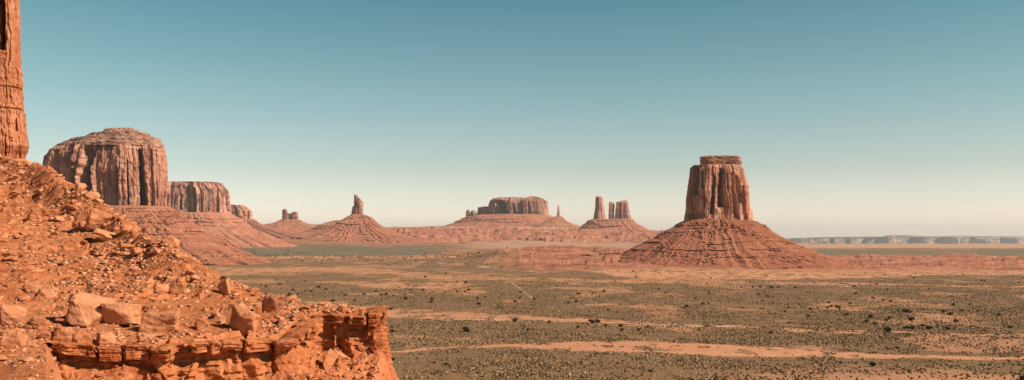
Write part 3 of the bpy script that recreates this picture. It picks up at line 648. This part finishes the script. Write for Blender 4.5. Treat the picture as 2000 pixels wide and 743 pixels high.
HERO = [  # px, py of the foot centre, width px, height px, depth ratio, rotation z, tilt x, tilt y, seed, flat, label
    (190, 452, 58, 44, .8, .3, .15, .35, 11, .62, 'large smooth slab boulder high on the slope with a dark overhanging underside'),
    (66, 437, 32, 26, .9, .9, 0, .2, 12, .8, 'squat pale boulder alone on the upper left slope'),
    (168, 640, 88, 66, .8, .5, -.1, .25, 13, .8, 'biggest boulder of the slope, wedge shaped, beside a deep black hollow'),
    (232, 636, 84, 46, .8, .1, .1, .1, 14, .55, 'broad sloping slab leaning against the biggest boulder'),
    (305, 648, 78, 42, .9, .2, .1, 0, 15, .6, 'wide low boulder sunk in rubble above the ledge'),
    (118, 672, 38, 32, .9, .4, 0, .1, 16, .85, 'rounded boulder at the left of a pair split by a black crack'),
    (152, 684, 50, 44, .8, 1.2, .1, -.2, 17, .8, 'blocky boulder at the right of a pair split by a black crack'),
    (206, 683, 44, 28, .9, .6, .1, .1, 18, .7, 'brown mottled boulder sitting just above the ledge'),
    (22, 676, 56, 32, .9, .3, .1, .1, 19, .6, 'broad flat boulder at the lower left edge of the picture'),
    (14, 634, 60, 38, .8, .8, .1, .1, 20, .8, 'blocky boulder cut by the left edge, dark on its near side'),
    (72, 646, 36, 28, .9, .2, 0, .2, 21, .8, 'tan boulder between the left edge group and the biggest boulder'),
    (88, 664, 30, 16, .9, .2, 0, .1, 22, .6, 'small dark shaded block in front of the tan boulder'),
    (437, 577, 32, 40, .45, -.5, 0, -.42, 23, 1.3, 'upright leaning slab with a black left face on the crest'),
    (344, 578, 34, 34, .8, .4, 0, .1, 24, 1.0, 'angular boulder with one dark side halfway down the right slope'),
    (312, 578, 30, 24, .9, .3, 0, 0, 25, .8, 'smaller rounded boulder left of the angular one on the right slope'),
    (476, 654, 72, 54, .7, -.25, .35, .2, 26, .75, 'large tilted block with sunlit top and dark brown front above the ledge'),
    (528, 616, 54, 40, .8, .4, 0, -.1, 27, .95, 'peaked boulder on the crest near the jutting ledge'),
    (505, 612, 18, 28, .7, .4, 0, .3, 28, 1.2, 'narrow slab propped against the peaked crest boulder'),
    (332, 482, 34, 18, .8, .3, .2, .4, 29, .6, 'dark jagged slab sticking out of the crest'),
    (643, 722, 30, 40, .7, .5, 0, .4, 30, 1.2, 'tall boulder resting on the rubble under the jutting cliff'),
    (205, 470, 60, 16, .9, .3, .1, .4, 31, .4, 'thin flat slab lying just below the large slab boulder'),
    (245, 456, 26, 18, .9, .8, 0, .2, 32, .7, 'middling rock to the right of the large slab boulder'),
    (160, 446, 16, 16, .9, .8, 0, .2, 33, .9, 'small block touching the left side of the large slab boulder'),
    (86, 588, 46, 24, .9, .1, .1, 0, 34, .6, 'flat topped boulder over a black gap on the left slope'),
    (58, 572, 40, 18, .9, .4, 0, .1, 35, .5, 'low pale slab above the black gap on the left slope'),
    (395, 645, 34, 22, .9, .4, 0, .1, 36, .7, 'pale lump of rock between the ledge and the right slope rubble'),
    (590, 650, 44, 34, .8, .5, .2, .4, 37, .6, 'leaning slab where the long ledge meets the jutting one'),
    (300, 476, 20, 12, .9, .5, 0, .1, 38, .6, 'small brown rock at the skyline of the slope left of the jagged slab'),
]
for (px_, py_, w_, h_, dr, rz, tx, ty, sd_, fl_, lab) in HERO:
    h = ray_hit(px_, py_)
    if h is None: print('no hit', lab); continue
    m = h[1]/F
    me = boulder_mesh('boulder', sd_, 3, 1.0, 17 if fl_ < .9 else 12)
    o = bpy.data.objects.new('boulder', me); COL.objects.link(o)
    o.rotation_euler = (tx, ty, rz); o.scale = (w_*m*.98, w_*m*dr, h_*m*1.15)
    o.location = (h[0], h[1]+w_*m*dr*.3, h[2]+h_*m*.42)
    tag(o, lab, 'boulder')
# medium rocks, each an object of its own
VAR = [boulder_mesh('rock', 300+i, 1, random.uniform(.55, .95)) for i in range(14)]
def slope_points(n, seed, pmin=-40, pmax=770):
    """random points spread over the visible hillside (even in area as seen, so nearer ones are smaller)"""
    r = np.random.default_rng(seed); px = r.uniform(pmin, pmax, n*6); t = r.uniform(.8, 7.2, n*6)
    i = ((px+700)/2).astype(int); j = np.clip((t/9*399).astype(int), 0, 399); y = DT[i, j]; x = (px-1000)/F*y
    z, sd = fg_z(x, y); ok = (sd > .6) | (px < 110)
    dn = fbm(x/9, y/9, octs=3, seed=400)
    ok &= (r.uniform(0, 1, len(px)) < .12+2.2*np.clip(dn+.08+.5*fbm(x/3, y/3, octs=2, seed=402), 0, 1)**1.3)
    x, y, z = x[ok][:n], y[ok][:n], z[ok][:n]
    return x, y, z, r
x, y, z, r = slope_points(255, 51)
for i in range(len(x)):
    o = bpy.data.objects.new('rock', VAR[i % 14]); COL.objects.link(o)
    s = y[i]/F*(7+20*r.random()**2.2)*1.15
    o.location = (x[i], y[i], z[i]+s*.16); o.scale = (s, s*r.uniform(.7, 1.2), s*r.uniform(.4, .95)); o.rotation_euler = (r.uniform(-.65, .2), r.uniform(-.4, .4), r.uniform(0, 6.28))
    tag(o, 'medium angular orange rock lying among rubble on the boulder slope', 'rock', 'medium rocks strewn over the near slope')
# rubble too small and too many to count
def scatter(name, protos, x, y, z, sx, sy, sz, rot, mat, attrs=None, smooth=False):
    cs, qs, av, base = [], [], [], 0
    r = np.random.default_rng(3); pick = r.integers(0, len(protos), len(x))
    for k, (pc, pf) in enumerate(protos):
        idx = np.nonzero(pick == k)[0]; n = len(idx)
        if not n: continue
        c, s = np.cos(rot[idx]), np.sin(rot[idx])
        lx = pc[None, :, 0]*sx[idx, None]; ly = pc[None, :, 1]*sy[idx, None]; lz = pc[None, :, 2]*sz[idx, None]
        co = np.stack([x[idx, None]+lx*c[:, None]-ly*s[:, None], y[idx, None]+lx*s[:, None]+ly*c[:, None], z[idx, None]+lz], -1)
        q = pf[None]+(np.arange(n)*len(pc))[:, None, None]+base
        cs.append(co.reshape(-1, 3)); qs.append(q.reshape(-1, pf.shape[1])); base += n*len(pc)
        if attrs is not None: av.append(np.repeat(attrs[idx], len(pc)))
    me = bpy.data.meshes.new(name); raw_mesh(me, np.concatenate(cs), np.concatenate(qs)); me.materials.append(mat)
    if attrs is not None:
        at = me.attributes.new('tint', 'FLOAT', 'POINT'); at.data.foreach_set('value', np.concatenate(av).astype(np.float32))
    o = bpy.data.objects.new(name, me); COL.objects.link(o); return o
def proto_from(me):
    co = np.array([v.co[:] for v in me.vertices]); me.calc_loop_triangles(); return co, np.array([t.vertices[:] for t in me.loop_triangles])
SM = [proto_from(boulder_mesh('tmp', 600+i, 0, .6, 10)) for i in range(10)]
for me in [m_ for m_ in bpy.data.meshes if m_.name.startswith('tmp')]: bpy.data.meshes.remove(me)
def rubble_mat():
    t = NT('rubble_rock'); p = t.pos(); a = t.attr('tint')
    c = t.mix(a, (.40, .11, .040), (.78, .40, .225)); n = t.noise(p, 3, 5, .7)
    c = t.mix(t.ramp(n, [(.4, .5), (.6, 0)]), c, (.40, .13, .05)); t.bump(n, .1, .8)
    return t.out(c)
M_RUB = rubble_mat()
x, y, z, r = slope_points(15000, 52)
s = y/F*(1.6+9.0*r.random(len(x))**4)*1.3
scatter('rubble', SM, x, y, z+s*.08, s, s*r.uniform(.6, 1.2, len(x)), s*r.uniform(.5, 1.3, len(x)), r.uniform(0, 6.28, len(x)), M_RUB, r.random(len(x)))['kind'] = 'stuff'
# rubble under the ledges
n = 2600; k = r.integers(0, len(lc), n); px_r = 1000+F*lc[k, 0]/lc[k, 1]; o_ = r.uniform(.6, 7, n)
tgl = np.gradient(lc, axis=0); tgl /= np.hypot(tgl[:, 0], tgl[:, 1])[:, None]
x = lc[k, 0]+tgl[k, 1]*o_; y = lc[k, 1]-tgl[k, 0]*o_; z, _sd = fg_z(x, y); ok = (_sd < -.5) & (px_r > 120) & (1000+F*x/y < 772)
x, y, z = x[ok], y[ok], z[ok]; s = .08+.55*r.random(len(x))**3
scatter('rubble', SM, x, y, z+s*.1, s, s*r.uniform(.6, 1.2, len(x)), s*r.uniform(.6, 1.4, len(x)), r.uniform(0, 6.28, len(x)), M_RUB, r.random(len(x))*.7)['kind'] = 'stuff'

# ---------------------------------------------------------------- plants
def leafy(name, seed, n, mat, leaf=.10, squash=.75, stems=5):
    """dome of small leaf blades on a few short stems, unit sized"""
    r = np.random.default_rng(seed); vs, fs = [], []
    lob = [(r.uniform(-.28, .28), r.uniform(-.28, .28), r.uniform(.25, .62), r.uniform(.18, .34)) for _ in range(7)]
    for i in range(n):
        lx, ly, lz, lr = lob[r.integers(0, 7)]
        d_ = r.normal(size=3); d_ /= np.linalg.norm(d_); rr = lr*r.uniform(.55, 1.05)
        c = np.array([lx, ly, lz*squash])+d_*rr*np.array([1, 1, squash]); c[2] = max(c[2], .03)
        a = r.normal(size=3); a /= np.linalg.norm(a); b_ = np.cross(a, d_); b_ /= np.linalg.norm(b_)+1e-6
        k = len(vs); vs += [c-a*leaf, c+b_*leaf*.6, c+a*leaf, c-b_*leaf*.6]; fs.append((k, k+1, k+2, k+3))
    for i in range(stems):
        e_ = np.array([r.uniform(-.25, .25), r.uniform(-.25, .25), .5*squash]); w = .03; k = len(vs)
        vs += [np.array([-w, 0, -.05]), np.array([w, 0, -.05]), e_+[w*.4, 0, 0], e_-[w*.4, 0, 0]]; fs.append((k, k+1, k+2, k+3))
        k = len(vs); vs += [np.array([0, -w, -.05]), np.array([0, w, -.05]), e_+[0, w*.4, 0], e_-[0, w*.4, 0]]; fs.append((k, k+1, k+2, k+3))
    me = bpy.data.meshes.new(name); raw_mesh(me, np.array(vs), np.array(fs)); me.materials.append(mat); return me
def leaf_mat(name, a, b_):
    t = NT(name); n = t.noise(t.objco(), 5, 3, .6); oi = t.n.new('ShaderNodeObjectInfo')
    return t.out(t.mix(t.ramp(n, [(.35, 0), (.65, 1)]), a, b_))
M_JUN = leaf_mat('juniper_foliage', (.036, .026, .012), (.080, .054, .026))
M_SHR = leaf_mat('shrub_foliage', (.10, .10, .045), (.22, .19, .09))
JUN = [leafy('juniper_bush', 700+i, 420, M_JUN, .075) for i in range(5)]
SHR = [leafy('desert_shrub', 720+i, 160, M_SHR, .09, .6) for i in range(4)]
JP = [(910, 648, 17), (1735, 649, 18), (1780, 644, 12), (1770, 643, 11), (1785, 642, 8), (1700, 622, 13), (1693, 630, 10), (1782, 627, 13), (1770, 612, 13), (1738, 624, 9), (1843, 613, 10), (1855, 617, 10), (1865, 630, 11), (1862, 597, 9), (1813, 644, 12), (1850, 645, 11), (1803, 638, 8), (1898, 640, 8), (1973, 642, 10), (1952, 618, 8), (1633, 600, 8), (1638, 602, 8), (1655, 616, 8), (1705, 584, 6), (1726, 588, 6), (1582, 605, 6), (1578, 619, 8), (1708, 633, 8),
      (767, 649, 11), (1030, 646, 8), (1155, 632, 14), (1168, 631, 12), (1130, 640, 8), (1183, 638, 9), (1213, 638, 10), (1215, 646, 10), (1248, 645, 9), (1267, 639, 7), (1380, 638, 7), (1506, 652, 9), (1073, 631, 8), (1005, 629, 12), (1371, 596, 9), (1341, 600, 9), (1358, 585, 6), (1489, 589, 6), (1511, 593, 5), (1540, 602, 6), (1533, 610, 7), (1583, 606, 6), (1597, 603, 5), (1450, 603, 5), (1487, 604, 5), (1384, 594, 5),
      (826, 568, 7), (804, 568, 6), (792, 586, 9), (768, 580, 6), (870, 572, 5), (893, 572, 6), (908, 572, 6), (843, 592, 8), (912, 588, 5), (933, 584, 7), (948, 582, 5), (980, 578, 4), (1005, 591, 8), (1015, 584, 6), (1016, 574, 6), (1043, 586, 7), (1084, 580, 4), (1125, 586, 5), (1120, 583, 5), (1110, 593, 7), (1158, 575, 5), (1175, 591, 4), (893, 552, 5), (872, 553, 5), (565, 578, 11), (622, 562, 6), (637, 567, 6), (596, 570, 5), (520, 561, 7), (547, 556, 6), (623, 560, 4), (688, 567, 5), (711, 577, 7), (733, 570, 6), (745, 578, 7), (540, 548, 4), (560, 552, 3),
      (1752, 681, 9), (873, 713, 9), (1270, 726, 9), (1705, 716, 15), (769, 704, 9), (1625, 700, 7), (1995, 742, 16), (1448, 563, 6), (1470, 563, 6), (1484, 563, 7), (1508, 564, 8), (1520, 564, 6), (1553, 564, 6), (1670, 562, 6), (1287, 566, 6), (1314, 566, 4), (1668, 561, 5), (790, 577, 5), (650, 574, 4), (1640, 606, 6)]
rj = np.random.default_rng(77)
for i in range(125):
    py_ = 490+rj.random()**1.5*120; a_ = rj.uniform(440, 2000); JP.append((a_, py_+25*(a_ > 1500), rj.uniform(3, 5)*(py_-430)/90))
HJ = {0: 'large round dark bush standing alone just below the white stony streak', 1: 'largest dark bush of the scattered group on the right plain, beside the thin sandy wash', 97: None}
for i, (px_, py_, w_) in enumerate(JP):
    d_ = H*F/(py_-HOR); x_ = (px_-1000)/F*d_
    if 1150 < px_ < 1660 and py_ < 532: continue
    z_ = float(ground_z(np.array([px_*1.]), np.array([d_]))[0]); s_ = w_*d_/F*1.0
    if s_ > 9: s_ = 9
    o = bpy.data.objects.new('juniper_bush', JUN[i % 5]); COL.objects.link(o); o.location = (x_, d_, z_-.05*s_)
    o.scale = (s_*1.15, s_*1.1, s_*1.05); o.rotation_euler = (0, 0, i*1.7)
    if i in (0, 1): tag(o, HJ[i], 'bush', 'junipers dotting the plain')
    else: tag(o, 'small dark juniper bush dotted over the scrub plain', 'bush', 'junipers dotting the plain')
SP = [(62, 573, 9), (97, 513, 12), (150, 512, 8), (27, 531, 10), (45, 712, 8), (100, 728, 13), (23, 713, 11), (28, 724, 9), (80, 699, 8), (85, 340, 12), (110, 404, 14), (172, 473, 10), (118, 485, 9), (180, 561, 9), (215, 519, 8), (150, 532, 7), (300, 590, 9), (345, 650, 10), (130, 560, 7), (250, 470, 8), (305, 462, 7), (260, 540, 7), (370, 600, 9), (48, 480, 7), (220, 570, 9), (345, 480, 10), (270, 500, 7), (330, 540, 7), (410, 580, 7), (10, 560, 8)]
for i, (px_, py_, w_) in enumerate(SP):
    h = ray_hit(px_, py_)
    if not h: continue
    o = bpy.data.objects.new('desert_shrub', SHR[i % 4]); COL.objects.link(o); s_ = w_*h[1]/F*1.1
    o.location = (h[0], h[1], h[2]); o.scale = (s_, s_, s_*.9); o.rotation_euler = (0, 0, i)
    tag(o, 'small olive green shrub rooted among the rocks of the near slope', 'shrub', 'shrubs on the near slope')

# sagebrush and dry grass: uncountable
def sage_mat():
    t = NT('sagebrush'); a = t.attr('tint')
    return t.out(t.ramp(a, [(0, (.055, .032, .012)), (.35, (.110, .068, .030)), (.66, (.20, .125, .062)), (.78, (.36, .21, .11)), (1, (.46, .28, .15))]))
def build_sage():
    r = np.random.default_rng(88); N = 640000
    d_ = np.sqrt(r.random(N)*(1700**2-395**2)+395**2); px = np.where(r.random(N) < .16, r.uniform(430, 720, N), r.uniform(720, 2040, N)); keep = r.random(N) < np.interp(d_, [400, 650, 900, 1300, 1700], [1, .8, .5, .2, .04])
    keep &= (px > 720) | (d_ > 750)
    d_, px = d_[keep], px[keep]; x = (px-1000)/F*d_
    sand = ground_masks(px, d_)[0]; dn = fbm(x/12, d_/12, octs=4, seed=90)+.5*fbm(x/50, d_/60, octs=3, seed=91)
    keep = r.random(len(x)) < np.clip(.55+1.3*dn, .05, 1)*(1-.975*sst(.3, .95, sand)); x, d_, px = x[keep], d_[keep], px[keep]
    n_main = len(px)
    for pl in ([(930, 597), (1040, 604), (1100, 612), (1200, 621), (1300, 628)], [(1060, 587), (1150, 592)], [(1300, 634), (1500, 638), (1700, 650), (1990, 657)], [(1150, 690), (1300, 694)]):
        pl = np.array(pl, float); m_ = int((pl[-1, 0]-pl[0, 0])*1.3); a_ = r.uniform(pl[0, 0], pl[-1, 0], m_)
        b_ = np.interp(a_, pl[:, 0], pl[:, 1])+r.normal(0, .5, m_)+1.5*fbm(a_/30, a_*0, octs=2, seed=5)
        ok = r.random(m_) < .35+.9*fbm(a_/40, a_*0, octs=2, seed=6); a_, b_ = a_[ok], b_[ok]
        px = np.append(px, a_); d_ = np.append(d_, H*F/(b_-HOR))
    nb_ = 520; a_ = r.uniform(470, 1000, nb_); b_ = 494+(a_-470)*.02+np.abs(r.normal(0, 6, nb_)); big = len(px); px = np.append(px, a_); d_ = np.append(d_, H*F/(b_-HOR))
    x = (px-1000)/F*d_
    z = ground_z(px, d_); n = len(x); s = (.4+.55*r.random(n)+.9*r.random(n)**6); s[big:] = r.uniform(2, 4.6, n-big); tint = np.clip(r.random(n)*np.where(np.arange(n) < n_main, 1, .4)+.12*fbm(x/30, d_/30, octs=2, seed=95), 0, 1)
    def proto(seed):
        q = np.random.default_rng(seed); v = []
        for k in range(5): a = k*1.2566+q.uniform(-.3, .3); v.append((math.cos(a)*.42, math.sin(a)*.42, -.05))
        for k in range(5): a = k*1.2566+.6+q.uniform(-.3, .3); rr = q.uniform(.35, .6); v.append((math.cos(a)*rr, math.sin(a)*rr, q.uniform(.25, .6)))
        v.append((q.uniform(-.1, .1), q.uniform(-.1, .1), q.uniform(.6, .8))); f = []
        for k in range(5):
            k2 = (k+1) % 5; f += [(k, k2, 5+k), (k2, 5+k2, 5+k), (5+k, 5+k2, 10)]
        return np.array(v), np.array(f)
    pr = [proto(k) for k in range(8)]
    print('sage', n)
    scatter('sagebrush', pr, x, d_, z, s, s*r.uniform(.8, 1.2, n), s*r.uniform(.7, 1.1, n), r.uniform(0, 6.28, n), sage_mat(), tint)['kind'] = 'stuff'
build_sage()

# ---------------------------------------------------------------- near cliff at the left edge
mp = rock_mat('pillar_sandstone', base=(.54, .20, .098), pale=(.66, .29, .16), red=(.32, .095, .042), sc=.35, rnd=False)
root = empty('rock_pillar', ((-20-1000)/F*222, 222, H+17), 'sheer orange rock pillar cut off by the left and top edges of the picture', 'rock pillar')
loft('shaft', [(-330, -120, 20), (-300, -150, 30), (-150, -165, 36), (0, -170, 38), (60, -172, 39), (130, -174, 41), (143, -175, 41)], 222, mp, root, ratio=.7, expo=3, na=1100, pxstep=1.0, seed=111, amp=.55, notch=1.6, clefts=((-2, 9, 30, -200, 108, .02), (22, 2, 4, 145, 180)))
loft('layered_base', [(141, -176, 40), (150, -176, 42), (178, -177, 42.5), (180, -178, 38), (184, -178, 43), (218, -178, 44), (221, -178, 40), (226, -178, 47), (262, -178, 50), (290, -178, 54), (300, -176, 51), (306, -174, 47), (340, -172, 44)], 222, mp, root, ratio=.7, expo=3, na=1100, pxstep=.7, seed=117, amp=.5, notch=3.2, clefts=((33, 2.5, 7, 238, 262), (20, 1.5, 4, 183, 200), (40, 2, 5, 290, 314), (10, 2, 6, 268, 312)))

# ---------------------------------------------------------------- air
bm = bmesh.new(); bmesh.ops.create_cube(bm, size=1)
me = bpy.data.meshes.new('haze'); bm.to_mesh(me); bm.free()
hz = bpy.data.objects.new('haze', me); COL.objects.link(hz); hz.scale = (92000, 92000, 940); hz.location = (0, 0, 20)
hm = bpy.data.materials.new('haze_air'); hm.use_nodes = True; hm.node_tree.nodes.clear()
ho = hm.node_tree.nodes.new('ShaderNodeOutputMaterial'); pv = hm.node_tree.nodes.new('ShaderNodeVolumePrincipled')
pv.inputs['Density'].default_value = 2.0e-5; pv.inputs['Color'].default_value = (.97, .95, .97, 1); pv.inputs['Anisotropy'].default_value = .1
hm.node_tree.links.new(pv.outputs[0], ho.inputs['Volume']); me.materials.append(hm); tag(hz, kind='stuff')
